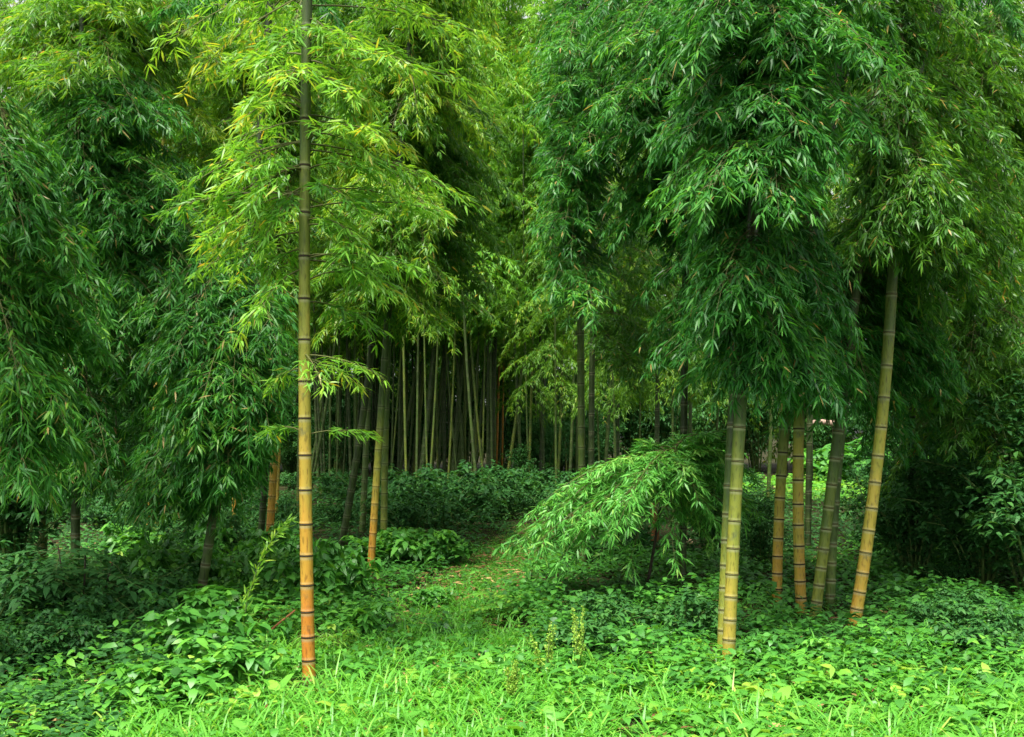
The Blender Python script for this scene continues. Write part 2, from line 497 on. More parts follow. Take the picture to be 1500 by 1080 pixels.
# ------------------------------------------------------------------ near bamboos
def hero():
    nodes = [992, 967, 933, 896, 857, 814, 768, 718, 667, 613, 559, 498, 438, 376, 312, 243, 175, 105, 40]
    Y = 6.95
    root, f = near_bamboo('tall bright bamboo standing alone in the front left, orange at its base under yellow-green sprays',
                          [(453, 1004), (446, 540), (450, 20)], Y, 19.6, 14.5, [(1004, .04), (900, .1), (800, .24), (700, .34), (600, .42), (500, .55), (380, .66), (200, .78), (0, .86)],
                          top=7.4, extra=0, nodes_px=nodes, sides=20, rings='ring')
    tips = []
    for (x, y, d, n) in [(700, 60, .6, 5), (640, 40, .3, 4), (590, 90, -.2, 4), (655, 128, .5, 4), (560, 125, 0, 4), (585, 205, .2, 5), (520, 185, -.3, 4), (545, 235, .1, 3), (640, 268, .2, 4), (590, 300, .3, 4), (560, 262, -.3, 3),
                         (265, 290, .2, 4), (320, 255, -.2, 4), (360, 225, .4, 4), (310, 330, .3, 4), (370, 290, -.2, 4), (345, 350, .5, 4),
                         (585, 395, .2, 4), (540, 350, .4, 4), (520, 380, -.1, 3), (330, 390, .6, 4), (375, 410, .2, 3), (540, 445, .3, 3),
                         (500, 415, -.2, 3), (395, 470, .1, 2), (530, 480, .2, 2), (420, 330, -.6, 3), (500, 310, -.6, 3), (380, 60, .5, 5), (320, 100, .7, 4), (400, 120, .1, 4), (350, 160, .4, 4), (500, 60, -.3, 4), (420, 90, -.5, 3), (250, 60, .8, 3), (520, 130, -.4, 3)]:
        for _ in range(max(1, int(n * .52))):
            tips.append(at(x + rs.normal(0, 24), y + rs.normal(0, 11), Y + d + rs.normal(0, .4)))
    a = Acc()
    for T in tips:
        S = f([min(T[2] + rs.uniform(-.05, .35), 7.2)])[0]
        plume(a, S, T, arch=.12, ntwig=10, twig=.24, nclus=3, nleaf=5, ll=.112, lw=.0155, down=.2, base_tone=.40 + .14 * (T[2] > 3.6), tspread=.17, t0=.3, flat=.75, yellow_tip=.3)
    for T in above_tips(f, 5.4, 7.3, 14, 1.3):
        plume(a, f([min(T[2] + .3, 7.3)])[0], T, arch=.1, ntwig=12, twig=.3, nclus=3, nleaf=5, ll=.115, lw=.016, down=.3, base_tone=.5)
    a.build('crown', ['yellow', 'twig'], root, root.location)
    # the single low sprays, each a branch one can point at
    for (sy, tx, ty, dep) in [(500, 548, 545, -.1), (505, 520, 560, .1), (618, 538, 635, .15), (615, 400, 628, .2), (520, 405, 560, .1), (498, 470, 560, -.4)]:
        a = Acc()
        S = f([CAMZ - (sy + 20 - HZ) / F * Y])[0]
        plume(a, S, at(tx, ty, Y + dep), arch=.06, ntwig=9, twig=.13, nclus=2, nleaf=5, ll=.10, lw=.0125, down=.18, base_tone=.5, t0=.3, flat=.85, yellow_tip=.35)
        g = a.build('branch', ['yellow', 'twig'], root, S)
        g.location = Vector(S) - root.location


hero()
K = dict(ntwig=20, twig=.40, nclus=4, nleaf=8, ll=.114, lw=.0162, down=.30, flat=.3)
# right front
near_bamboo('front culm of the close pair at right, yellow-green and leaning right', [(1067, 968), (1076, 760), (1087, 560)], 7.75, 19, 17,
            [(968, .42), (850, .5), (720, .64), (600, .84), (400, .95)], 7.8, [(960, 1290, -10, 270, 7.0, 8.4, 50), (1040, 1240, 200, 300, 6.9, 7.6, 14), (1050, 1150, 420, 580, 7.2, 7.8, 10)], 'deep', 5, dY=.1, base_tone=.45, **K)
near_bamboo('rear culm of the close pair at right, half hidden by its yellow-green twin', [(1059, 948), (1066, 760), (1077, 560)], 8.1, 17, 16,
            [(948, .55), (800, .70), (600, .95), (400, 1)], 7.6, [(1080, 1250, 380, 560, 7.7, 8.6, 24), (990, 1120, 300, 480, 8, 9, 14)], 'deep', 5, dY=.2, base_tone=.40, **K)
near_bamboo('brown green-topped bamboo behind and left of the tan dark-ringed one', [(1138, 888), (1142, 740), (1156, 560)], 10.3, 15, 14,
            [(888, .26), (760, .4), (640, .75), (500, .95)], 8, [(940, 1060, 360, 560, 9.6, 11, 18), (880, 1000, 100, 330, 9.6, 10.8, 16)], 'deep', 5, rings='ring', base_tone=.40, **K)
near_bamboo('straight tan bamboo with bold dark rings, third trunk group from the right edge', [(1174, 892), (1169, 720), (1175, 520)], 9.75, 16, 15,
            [(892, .31), (760, .40), (640, .52), (560, .78), (440, .95)], 7.8, [(1120, 1250, 440, 590, 9.2, 10, 16), (1000, 1130, 250, 400, 9.4, 10.4, 14)], 'deep', 5, rings='ring', base_tone=.42, **K)
near_bamboo('smooth green bamboo leaning right, in front of a darker green one', [(1194, 902), (1212, 760), (1232, 600)], 9.5, 16, 14,
            [(902, .62), (760, .74), (640, .88), (400, .98)], 7.8, [(1160, 1290, 440, 590, 9.2, 10.2, 12), (1240, 1400, 420, 560, 9.8, 11, 14)], 'deep', 5, base_tone=.42, **K)
near_bamboo('darker green bamboo crossing behind the smooth green one', [(1216, 904), (1221, 760), (1236, 600)], 9.9, 14.5, 13,
            [(904, .8), (760, .85), (640, .92), (400, 1)], 7.8, [(1280, 1420, 520, 640, 10, 11.4, 12)], 'deep', 5, base_tone=.36, **K)
near_bamboo('yellow-orange bamboo leaning strongly right, rightmost of the front trunks', [(1252, 912), (1280, 720), (1308, 390)], 9.1, 18, 14,
            [(912, .27), (820, .38), (700, .48), (560, .62), (420, .8), (300, .95)], 8, [(1240, 1400, 260, 370, 8.2, 9, 20), (1260, 1340, 40, 240, 8.4, 9.4, 20), (1330, 1500, 240, 460, 9, 10.5, 24)], 'mid', 6, base_tone=.40, **K)
near_bamboo('bamboo with bright arching crown filling the top right corner', [(1440, 880), (1445, 500), (1450, 100)], 11.6, 12, 11,
            [(880, .6), (500, .9)], 8.2, [(1340, 1520, 20, 260, 10.6, 12.2, 34), (1380, 1520, 300, 620, 10.4, 12, 26), (1300, 1510, 540, 700, 10.6, 12.2, 26)], 'mid', 6, rings=None, base_tone=.50, **K)
near_bamboo('green bamboo with a long hanging curtain of leaves right of the path', [(853, 760), (851, 560), (850, 370)], 13.0, 11, 10,
            [(760, .8), (600, .78), (420, .85), (300, .95)], 8.6, [(805, 880, 60, 260, 10, 12, 34), (800, 870, 240, 460, 10, 12, 30), (880, 1000, 10, 200, 10.5, 12.5, 26)], 'deep', 6, rings=None, base_tone=.52, zmin=2, **K)
near_bamboo('dark bamboo right behind the culm that carries the hanging leaf curtain', [(866, 735), (867, 560), (870, 400)], 15.5, 9, 8,
            [(735, .95), (500, 1)], 8.6, [(880, 1040, 330, 560, 13, 16, 36)], 'mid', 6, rings=None, base_tone=.40, zmin=2, **K)
near_bamboo('bamboo whose rounded crown fills the canopy between the leaf curtain and the close pair', [(1000, 850), (1003, 500), (1008, 100)], 11.2, 11, 10,
            [(850, .95), (500, 1)], 7.6, [(870, 1060, 0, 180, 9.2, 11, 40), (900, 1060, 150, 380, 9.6, 11.2, 34)], 'deep', 8, rings=None, base_tone=.48, zmin=2.6, **K)
near_bamboo('bamboo behind the leaning yellow one, its crown joining the canopy at right', [(1335, 830), (1338, 500), (1345, 100)], 12.4, 11, 10,
            [(830, .95), (500, 1)], 8.4, [(1250, 1420, -20, 220, 11, 13, 40), (1260, 1400, 300, 520, 11, 13, 24)], 'mid', 8, rings=None, base_tone=.46, zmin=2.2, **K)
# left front
near_bamboo('dark green leaning culm under the drooping mass of leaves at left', [(290, 895), (304, 810), (335, 600)], 9.7, 14, 11,
            [(895, .88), (740, .84), (600, .95)], 7.6, [(180, 330, 440, 620, 8.6, 10, 26), (250, 410, 480, 640, 8.4, 9.6, 34), (300, 385, 600, 700, 8.4, 9.2, 16), (200, 350, 620, 735, 8.6, 10, 20), (190, 365, 650, 752, 8.6, 9.8, 22)], 'deep', 5, base_tone=.54, **K)
near_bamboo('bamboo at the left edge whose near leaf fans hang lowest', [(-60, 960), (-40, 600), (-20, 200)], 7.6, 18, 16,
            [(960, .8), (500, .95)], 7.4, [(-30, 110, 540, 690, 6.8, 7.8, 26), (-30, 60, 230, 330, 6.8, 7.8, 16), (-30, 140, 340, 560, 7.4, 8.6, 26)], 'deep', 6, base_tone=.64, **K)
def added_shade_bamboo():  # unseen bamboo, added so that its crown darkens the lower-left ground
    b = (-5.3, 4.5, 0.)
    root = thing('bamboo', b, 'unseen bamboo added just left of the view so its crown shades the left corner', 'bamboo')
    f = culm_axis([(-5.3, 4.5, 0), (-5.0, 4.6, 4), (-4.5, 4.7, 8.2)])
    make_culm(root, f, 0, 8.2, .05, .025, [(0, .5), (8, 1)], sides=12)
    crown_from_tips(root, f, above_tips(f, 5.6, 8.3, 26, 1.3), 'deep', 8.2, **K)


added_shade_bamboo()
near_bamboo('bamboo hidden in the left thicket with a wide crown of layered leaf fans', [(110, 880), (112, 600), (118, 200)], 10.3, 13, 11,
            [(880, .9), (500, .98)], 8, [(0, 270, 380, 560, 9, 10.8, 50), (60, 270, 160, 300, 9, 10.6, 34), (140, 330, 300, 430, 9.2, 10.8, 30), (0, 160, 620, 720, 9.2, 10.6, 20)], 'deep', 6, base_tone=.52, **K)
near_bamboo('bamboo with a light green crown in the top left corner', [(60, 850), (90, 500), (160, 60)], 11.8, 12, 9,
            [(850, .7), (500, .85), (200, .75)], 8.4, [(0, 230, 10, 180, 10.6, 12.4, 60), (150, 330, 10, 200, 11, 12.6, 30), (-40, 60, 0, 120, 10, 12, 20), (40, 210, -30, 130, 8.9, 10.4, 30)], 'mid', 6, rings=None, base_tone=.70, **K)
near_bamboo('brown bamboo trunk half hidden behind the left leaf mass', [(394, 800), (404, 640), (414, 480)], 13.6, 11.5, 10,
            [(800, .18), (640, .3), (520, .55), (400, .9)], 8.6, [(240, 430, 30, 240, 12, 14.2, 44), (260, 440, 200, 420, 12, 14.2, 36), (330, 440, 400, 480, 12, 14, 12)], 'mid', 6, rings=None, base_tone=.68, zmin=2, **K)
near_bamboo('dark bamboo trunk just left of the brown one behind the left leaf mass', [(381, 806), (390, 660), (398, 500)], 14, 10, 9,
            [(806, .95), (500, 1)], 8.2, [(350, 470, 20, 300, 13, 15, 26)], 'olive', 6, rings=None, base_tone=.42, zmin=2, **K)
near_bamboo('orange-based bamboo of the pair standing left of the path', [(543, 838), (553, 680), (567, 480)], 12.6, 11, 10,
            [(838, .12), (740, .32), (660, .66), (560, .85), (420, .95)], 8.8, [(470, 640, 300, 480, 12.4, 14.5, 30), (480, 650, 270, 480, 11.4, 12.4, 30), (560, 720, 10, 200, 12, 14.5, 46), (460, 600, 100, 300, 12.5, 14.5, 26)], 'mid', 7, rings=None, base_tone=.70, zmin=2, **K)
near_bamboo('green bamboo of the pair standing left of the path', [(562, 806), (564, 660), (569, 480)], 14.2, 10.5, 9.5,
            [(806, .68), (640, .78), (500, .9)], 8.8, [(600, 745, 190, 360, 13.5, 16, 46), (580, 720, 340, 470, 13.5, 16, 32)], 'mid', 7, rings=None, base_tone=.46, zmin=2, **K)
near_bamboo('dark green bamboo leaning right behind the orange-based one', [(500, 800), (521, 680), (541, 540)], 14.6, 11, 9,
            [(800, .9), (500, .98)], 8.6, [(440, 560, 380, 500, 14, 16, 16)], 'olive', 6, rings=None, base_tone=.35, zmin=2, **K)
near_bamboo('upright green bamboo beside the dark leaning one', [(531, 775), (536, 660), (541, 540)], 17, 9.5, 8,
            [(775, .8), (500, .95)], 9, [(600, 740, 60, 260, 16, 18, 24)], 'olive', 7, rings=None, base_tone=.40, zmin=2.5, **K)

# ------------------------------------------------------------------ grove bamboos: shared crown variants
def crown_variant(i, zlo, zhi, nplume, rad, ll=.15, lw=.023, tone=.42, sp=.17):
    a = Acc()
    for _ in range(nplume):
        z = zlo + (zhi - zlo) * rs.beta(1.1, 1.3)
        an = rs.uniform(0, 2 * math.pi)
        rr = rad * rs.uniform(.45, 1.05) * (1 - .45 * (z - zlo) / (zhi - zlo))
        T = np.array([math.cos(an) * rr, math.sin(an) * rr, z])
        S = np.array([0, 0, min(z + rs.uniform(.3, .9), zhi)])
        plume(a, S, T, arch=.1 + .2 * rr, ntwig=10, twig=.45, nclus=3, nleaf=6, down=.35, flat=.3, ll=ll, lw=lw, base_tone=tone, tspread=sp, tube=False, t0=.25)
    return a


CV = [crown_variant(i, 4.3, 9.6, 42, 1.55).mesh('crown', ['mid', 'twig']) for i in range(4)]
CO = [crown_variant(i, 4.0, 9.6, 42, 1.6).mesh('crown', ['olive', 'twig']) for i in range(3)]
CL = [crown_variant(i, 2.4, 8.6, 46, 1.5).mesh('crown', ['olive', 'twig']) for i in range(2)]


CT = [crown_variant(i, 4.6, 15.5, 84, 2.0, .17, .028, .45).mesh('crown', ['mid', 'twig']) for i in range(2)]
CU = [crown_variant(i, 4.6, 15.5, 84, 2.1, .17, .028, .5).mesh('crown', ['olive', 'twig']) for i in range(3)]


CM1 = [crown_variant(i, 4.6, 11.2, 56, 1.8, .16, .026, .52).mesh('crown', [m_, 'twig']) for i, m_ in enumerate(('mid', 'olive', 'mid'))]
CY = [crown_variant(i, 4.6, 15.5, 84, 2.1, .17, .028, .5).mesh('crown', ['yellow', 'twig']) for i in range(2)]


def grove_bamboo(xb, yb, xt, yt, w, tone, label, group, crown, Y=None, name='bamboo', H=9.4):
    if Y is None:
        Y = 2479 / (yb - HZ) if yb > 700 else min(max(1458 * .1 / w, 20), 42)
    if Y > 17 and (xb < 860 or Y > 44):
        H = 15.2 if Y > 30 else 11.0
        if crown is not None and crown not in CY:
            crown = (CT + CU)[rs.randint(5)] if Y > 30 else (CM1)[rs.randint(3)]
    p0, p1 = at(xb, yb, Y), at(xt, yt, Y)
    sl = (p1 - p0)[0] / max(.3, (p1 - p0)[2])
    z0 = float(gh(p0[0], Y))
    xg = p0[0] - sl * (p0[2] - z0)
    dy = rs.uniform(-.04, .04)
    f = culm_axis([(xg, Y, z0), (xg + sl * 4.5, Y + dy * 4.5, z0 + 4.5), (xg + sl * 6.5, Y + dy * 9, z0 + 9)]) if H < 12 else \
        culm_axis([(xg, Y, z0), (xg + sl * 6, Y + dy * 6, z0 + 6), (xg + sl * 10, Y + dy * 14, z0 + 15)])
    root = thing(name, f([z0])[0], label, 'bamboo', group)
    r = w / F * Y / 2
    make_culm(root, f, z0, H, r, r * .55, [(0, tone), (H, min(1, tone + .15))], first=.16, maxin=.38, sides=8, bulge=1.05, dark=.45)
    if crown is not None:
        c = link('crown', crown, root)
        q = f([6.0])[0] - np.array(root.location)
        c.location = (q[0], q[1], 0); c.rotation_euler = (0, 0, rs.uniform(0, 6.28))
        s = rs.uniform(.9, 1.12); c.scale = (s, s, rs.uniform(.95, 1.08))
    return root


GL = 'far grove left of the path'
named = [
    (477, 708, 470, 576, 5, .75, 'olive culm far back, just right of the tall bright bamboo'),
    (501, 708, 498, 557, 3.5, .7, 'thin pale culm far back between the bright bamboo and the leaning dark one'),
    (580, 718, 606, 544, 6, .85, 'dark culm leaning right, first grove culm past the orange and green pair'),
    (604, 708, 620, 538, 6, .7, 'pale jointed culm leaning right in the grove, lit on one side'),
    (614, 721, 632, 538, 9, .95, 'thick dark culm leaning right beside the pale jointed one'),
    (661, 718, 676, 520, 8, .88, 'thick dark green culm in the middle of the grove'),
    (697, 705, 681, 490, 4, .7, 'thin pale culm leaning left across the grove'),
    (696, 632, 701, 477, 4.5, .7, 'pale blue-green culm rising behind the left-leaning thin one'),
    (717, 721, 724, 510, 8, 1.0, 'nearly black thick culm at the right end of the grove'),
    (728, 640, 730, 573, 3.5, .06, 'orange culm far back, right of the nearly black culm'),  # orange is the tone of the culm itself
    (736, 640, 737, 573, 2.8, .1, 'thin reddish culm beyond the orange one'),
    (748, 655, 772, 477, 5, .7, 'pale culm leaning right over the far end of the path'),
    (767, 726, 757, 560, 5, .9, 'slim dark culm leaning left at the far end of the path'),
    (790, 721, 797, 555, 6, 1.0, 'dark culm right of the far end of the path'),
    (814, 668, 813, 555, 5, .75, 'grey-green culm far right of the path end'),
]
for i, (xb, yb, xt, yt, w, tone, lab) in enumerate(named):
    grove_bamboo(xb, yb, xt, yt, w, tone, lab, 'bamboos of the far grove', (CV + CO)[i % 7] if w > 3 else None)
more = [(490, 708, 493, 576, 3.2, .8), (522, 690, 522, 560, 3.2, .74), (595, 690, 593, 584, 4, .7), (573, 690, 586, 520, 2.6, .74), (626, 700, 624, 600, 3, .74),
        (630, 695, 640, 530, 3.5, .74), (651, 700, 651, 540, 6, .95), (641, 690, 640, 560, 3, .75), (657, 690, 666, 517, 3.5, .7), (682, 690, 681, 570, 3, .74),
        (706, 690, 709, 560, 3, .74), (514, 700, 510, 540, 5, .95), (549, 700, 552, 520, 5, .95), (587, 695, 590, 520, 5, .9), (640, 705, 652, 520, 5, .9), (672, 690, 690, 520, 4, .8),
        (610, 690, 612, 520, 4, .85), (483, 690, 484, 540, 4, .9), (466, 700, 462, 540, 5, .95), (690, 690, 700, 520, 4, .9)]
for i, (xb, yb, xt, yt, w, tone) in enumerate(more):
    grove_bamboo(xb, yb, xt, yt, w, tone, 'slim culm crowded among the dark grove left of the path', 'crowded culms of the far grove', (CV + CO)[i % 7] if i % 2 else None,
                 Y=rs.uniform(26, 40))
for i in range(46):
    x = rs.uniform(455, 735)
    grove_bamboo(x, 690, x + rs.normal(9, 15), 520, rs.uniform(2.4, 5.2), rs.uniform(.74, 1), 'slim culm crowded among the dark grove left of the path', 'crowded culms of the far grove',
                 (CV + CO)[i % 7], Y=rs.uniform(28, 46))
right = [(961, 690, 964, 500, 8, 1.0, 19, 'dark culm above the arching shrub'), (905, 690, 905, 600, 5, .95, 26, 'dark culm behind the hanging leaf curtain pair, seen against bright leaves'),
         (886, 690, 893, 560, 6, .9, 24, 'slanting culm seen against bright leaves right of the curtain pair'), (835, 690, 840, 560, 5, .9, 27, 'dim culm left of the curtain-carrying bamboo'),
         (1011, 690, 1012, 560, 6, .9, 22, 'dim culm between the arching shrub and the close pair'), (1126, 690, 1130, 560, 6, .8, 22, 'dim culm between the close pair and the brown bamboo'),
         (1185, 710, 1188, 560, 10, 1.0, 14.5, 'almost black culm directly behind the tan dark-ringed bamboo'), (1355, 720, 1358, 520, 9, 1.0, 15.5, 'dark trunk in the right thicket, right of the leaning yellow bamboo'),
         (1315, 800, 1322, 600, 6, .9, 15, 'slender shaded culm just right of the leaning yellow bamboo'), (1458, 760, 1502, 620, 7, .75, 13, 'slanting olive culm low at the right edge'),
         (217, 800, 223, 690, 8, .25, 15.5, 'ochre culm base showing under the left leaf mass'), (229, 790, 231, 690, 6, .7, 17, 'green culm right beside the ochre one under the left leaf mass'),
         (341, 800, 345, 690, 7, .3, 16, 'brown shaded culm right of the dark leaning one'), (404, 770, 409, 600, 6, .35, 18, 'tan culm just right of the brown trunk at left'),
         (250, 790, 252, 680, 7, .95, 17.5, 'dark culm in the shade deep in the left thicket')]
for i, (xb, yb, xt, yt, w, tone, Y, lab) in enumerate(right):
    grove_bamboo(xb, yb, xt, yt, w, tone, lab, None, CL[i % 2] if 860 < xb < 1100 else CV[i % 4], Y=Y)
for i in range(46):       # the wood to both sides and behind
    while True:
        X, Y = rs.uniform(-24, 24), rs.uniform(15, 46)
        px = 750 + F * X / Y
        if (px < 440 or px > 790) and abs(X - path_x(Y)) > 2.2 and not (px > 830 and 20 < Y < 45) and not (1085 < px < 1275 and Y > 13):
            break
    left = px < 600
    grove_bamboo(px, HZ + F * CAMZ / Y, px + rs.normal(2, 10), HZ - 100, 1458 * rs.uniform(.07, .1) / Y, rs.uniform(.7, 1),
                 'shaded bamboo of the wood behind the left thicket' if left else 'shaded bamboo of the wood behind the right-hand trunks',
                 'bamboos of the wood at left' if left else 'bamboos of the wood at right', (CV + CO + CL)[i % 9], Y=Y)


for i, (px, Y) in enumerate([(775, 27), (815, 23.5), (905, 20.5), (985, 18.5), (935, 26), (1045, 20), (880, 24), (760, 33)]):
    grove_bamboo(px, HZ + F * CAMZ / Y, px + rs.normal(0, 8), HZ - 100, 1458 * .05 / Y, .8, 'bushy young bamboo with low leaves filling in between the path end and the close pair', 'bushy young bamboos right of the grove', None, Y=Y)
    r_ = [o for o in C.objects if o.type == 'EMPTY'][-1]
    c = link('crown', CL[i % 2], r_); c.rotation_euler = (0, 0, rs.uniform(0, 6.28)); c.scale = (.85, .85, .9)
for i in range(16):       # crowns that close the view above the far end of the path
    px = rs.uniform(690, 850); Y = rs.uniform(24, 46)
    grove_bamboo(px, HZ + F * CAMZ / Y, px + rs.normal(0, 6), HZ - 100, 1458 * .08 / Y, rs.uniform(.7, 1), 'slender bamboo standing beyond the far end of the path',
                 'bamboos beyond the path end', CY[i % 2], Y=Y)


CW = [crown_variant(i, .5, 16.5, 150, 2.6, .23, .044, .4).mesh('crown', ['olive', 'twig']) for i in range(2)]
for i in range(76):       # thicket where the wood ends, foliage down to the ground
    if i < 60:
        X = -31 + 62 * ((i % 30) + rs.uniform(.2, .8)) / 30; Y = 49.5 + 4.5 * (i // 30) + rs.uniform(-1.5, 1.5)
    else:
        X = (27 if i % 2 else -27) + rs.uniform(-1.5, 1.5); Y = 14 + 36 * ((i - 60) // 2 + rs.uniform(.2, .8)) / 8
    b = (X, Y, 0.)
    root = thing('bamboo', b, 'leafy bamboo of the thicket that closes the view behind the wood', 'bamboo', 'thicket bamboos behind the wood')
    f = culm_axis([(X, Y, 0), (X + rs.normal(0, .4), Y, 23)])
    make_culm(root, f, 0, 23, .05, .025, [(0, .9), (16, 1)], first=.2, maxin=.4, sides=6)
    c = link('crown', CW[i % 2], root); c.rotation_euler = (0, 0, rs.uniform(0, 6.28)); sc_ = rs.uniform(.9, 1.25); c.scale = (sc_, sc_, rs.uniform(1.3, 1.55))


# ------------------------------------------------------------------ shrubs
def bush_mesh(h, r, n, ll, ratio, mat, tone=.45, stems=14, name='foliage'):
    """loose many-stemmed bush: leaves set along arching shoots of unequal length"""
    a = Acc()
    per = max(6, n // stems)
    up = np.array([0, 0, 1.])
    for j in range(stems):
        an = rs.uniform(0, 6.28); out = r * rs.uniform(.15, 1.1); hh = h * rs.uniform(.45, 1.12) * (1 - .35 * (out / r - .15))
        b = np.array([math.cos(an) * out * .12, math.sin(an) * out * .12, -.05])
        e = np.array([math.cos(an) * out, math.sin(an) * out, hh])
        c = np.array([math.cos(an) * out * .35, math.sin(an) * out * .35, hh * 1.05])
        q = np.linspace(0, 1, 5)[:, None]
        a.tube(b * (1 - q) ** 2 + 2 * c * q * (1 - q) + e * q * q, np.linspace(.012, .003, 5) * (h / .75) ** .5, 4, 1)
        t = (rs.uniform(.04, 1, per) ** .55)[:, None]
        p = b * (1 - t) ** 2 + 2 * c * t * (1 - t) + e * t * t + jit(per, .045 * h + .02)
        k = 4; ii = np.repeat(np.arange(per), k)
        az = rs.uniform(0, 6.28, per * k)
        d = np.stack([np.cos(az), np.sin(az), rs.uniform(-.55, .4, per * k)], -1)
        a.leaves(p[ii] + d * .02, d, unit(up + jit(per * k, .35)), ll * rs.uniform(.5, 1.25, per * k), ll * ratio * rs.uniform(.8, 1.15, per * k),
                 tone + rs.normal(0, .07) + rs.normal(0, .10, per)[ii] + rs.normal(0, .12, per * k), droop=rs.uniform(.1, .5, per * k), st=(.3, .65), ww=(1, .8), fold=.25)
    return a.mesh(name, [mat, 'stem'])


def shrub(me, x, y, s, label, group=None, name='shrub', cat='shrub', sz=None):
    o = link(name, me)
    o.location = (x, y, float(gh(x, y)) - .02); o.rotation_euler = (0, 0, rs.uniform(0, 6.28)); o.scale = (s, s, sz or s)
    return tag(o, label, cat, group)


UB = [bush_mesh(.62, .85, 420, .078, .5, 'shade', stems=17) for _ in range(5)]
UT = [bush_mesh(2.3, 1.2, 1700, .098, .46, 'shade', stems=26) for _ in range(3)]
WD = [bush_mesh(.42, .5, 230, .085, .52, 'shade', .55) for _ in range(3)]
WB = [bush_mesh(.42, .45, 170, .115, .58, 'weed', .5) for _ in range(3)]
n = 0
while n < 140:            # low undergrowth beneath the grove
    Y = rs.uniform(11.5, 34); X = rs.uniform(-.56, .56) * Y
    if abs(X - path_x(Y)) < path_w(Y) + .55 or (X > path_x(Y) and Y < 13.5 and X < 3.2) or (Y > 13 and .235 < X / Y < .35) or (Y > 16 and .08 < X / Y < .17):
        continue
    left = X < path_x(Y)
    if left and 515 < 750 + F * X / Y < 590 and Y < 14.5:
        continue
    shrub(UB[n % 5], X, Y, rs.uniform(.6, 1.25), 'low shaded shrub in the undergrowth left of the path' if left else 'low shaded shrub in the undergrowth right of the path',
          'undergrowth shrubs left of the path' if left else 'undergrowth shrubs right of the path')
    n += 1
for i in range(46):       # lit nettles at the edge of the undergrowth
    while True:
        Y = rs.uniform(7.6, 13.5); px = rs.uniform(180, 660) if i < 28 else rs.uniform(850, 1480)
        X = (px - 750) / F * Y
        if (i < 28 and X < path_x(Y) - path_w(Y) - .15 and not (512 < px < 592 and Y < 12.8) and not (325 < px < 500 and Y < 9.4) and not (px < 325 and Y < 8.4)) or (i >= 28 and Y < 10.5 and X > path_x(Y) + 1.2 and not (1020 < px < 1330)):
            break
    shrub((WB if i < 28 else WD)[i % 3], X, Y, rs.uniform(.7, 1.2) * (1 if i < 28 else .7), 'leafy weed clump in the undergrowth left of the path' if i < 28 else 'leafy weed clump among the plants around the right-hand trunks',
          'weed clumps left of the path' if i < 28 else 'weed clumps around the right-hand trunks', name='leafy_weed', cat='weed', sz=rs.uniform(.9, 1.5) * (1 if i < 28 else .5))
for (px, Y, s_) in [(600, 16.5, 1.5), (645, 18, 1.7), (680, 20, 1.9), (715, 22, 2.0), (620, 21, 1.8), (570, 19, 1.6), (740, 20.5, 1.6), (765, 22, 1.8), (700, 26, 2.2), (800, 20, 1.5), (830, 22.5, 1.9),
                    (870, 19, 1.6), (650, 24, 2.0), (590, 24, 2.0), (540, 22, 1.8), (500, 18.5, 1.5), (785, 25, 2.0)]:
    shrub(UB[n % 5], (px - 750) / F * Y, Y, s_ * rs.uniform(.5, 1.05), 'taller dark shrub of the belt where the path runs into the shade', 'dark shrubs where the path ends'); n += 1
for (px, Y, s, lab) in [(760, 27, .6, 'dark leafy shrub closing the far end of the path'), (1340, 12.2, .7, 'dark vine-covered shrub right of the leaning yellow bamboo'),
                        (1440, 11.4, .8, 'tall dark shrub with rounded leaves near the right edge'), (1520, 10.6, 1.0, 'dark leafy shrub cut off by the right edge'),
                        (1395, 13.5, 1.15, 'shaded shrub deep between the dark right-hand shrubs'), (1290, 14.5, .8, 'shaded shrub behind the leaning yellow bamboo'),
                        (1045, 14.0, .62, 'shaded shrub behind the close pair of culms'), (1115, 13, .45, 'small shaded shrub between the close pair and the brown bamboo'),
                        (20, 11, .9, 'black-shaded shrub low at the left edge')]:
    shrub(UT[n % 3], (px - 750) / F * Y, Y, s, lab); n += 1
for i in range(34):       # shrubs under the thicket, they hide the horizon
    X = -27 + 54 * (i + rs.uniform(.2, .8)) / 34; Y = 46.5 + rs.uniform(-2.5, 1.5)
    shrub(UT[i % 3], X, Y, rs.uniform(1.5, 2.0), 'large shaded shrub at the foot of the thicket behind the wood', 'shrubs at the foot of the thicket', sz=rs.uniform(2.0, 2.8))
for i in range(26):
    X = rs.uniform(-19, 4); Y = rs.uniform(34, 44)
    shrub(UT[i % 3], X, Y, rs.uniform(.9, 1.2), 'shaded shrub standing deep among the grove culms', 'shrubs deep in the grove', sz=rs.uniform(.9, 1.3))
for i in range(12):
    X = rs.uniform(3, 20); Y = rs.uniform(27, 38)
    shrub(WB[i % 3], X, Y, rs.uniform(2.5, 4.0), 'sunlit leafy bush in the clearing beyond the right-hand trunks', 'sunlit bushes in the clearing', name='bush', cat='bush')
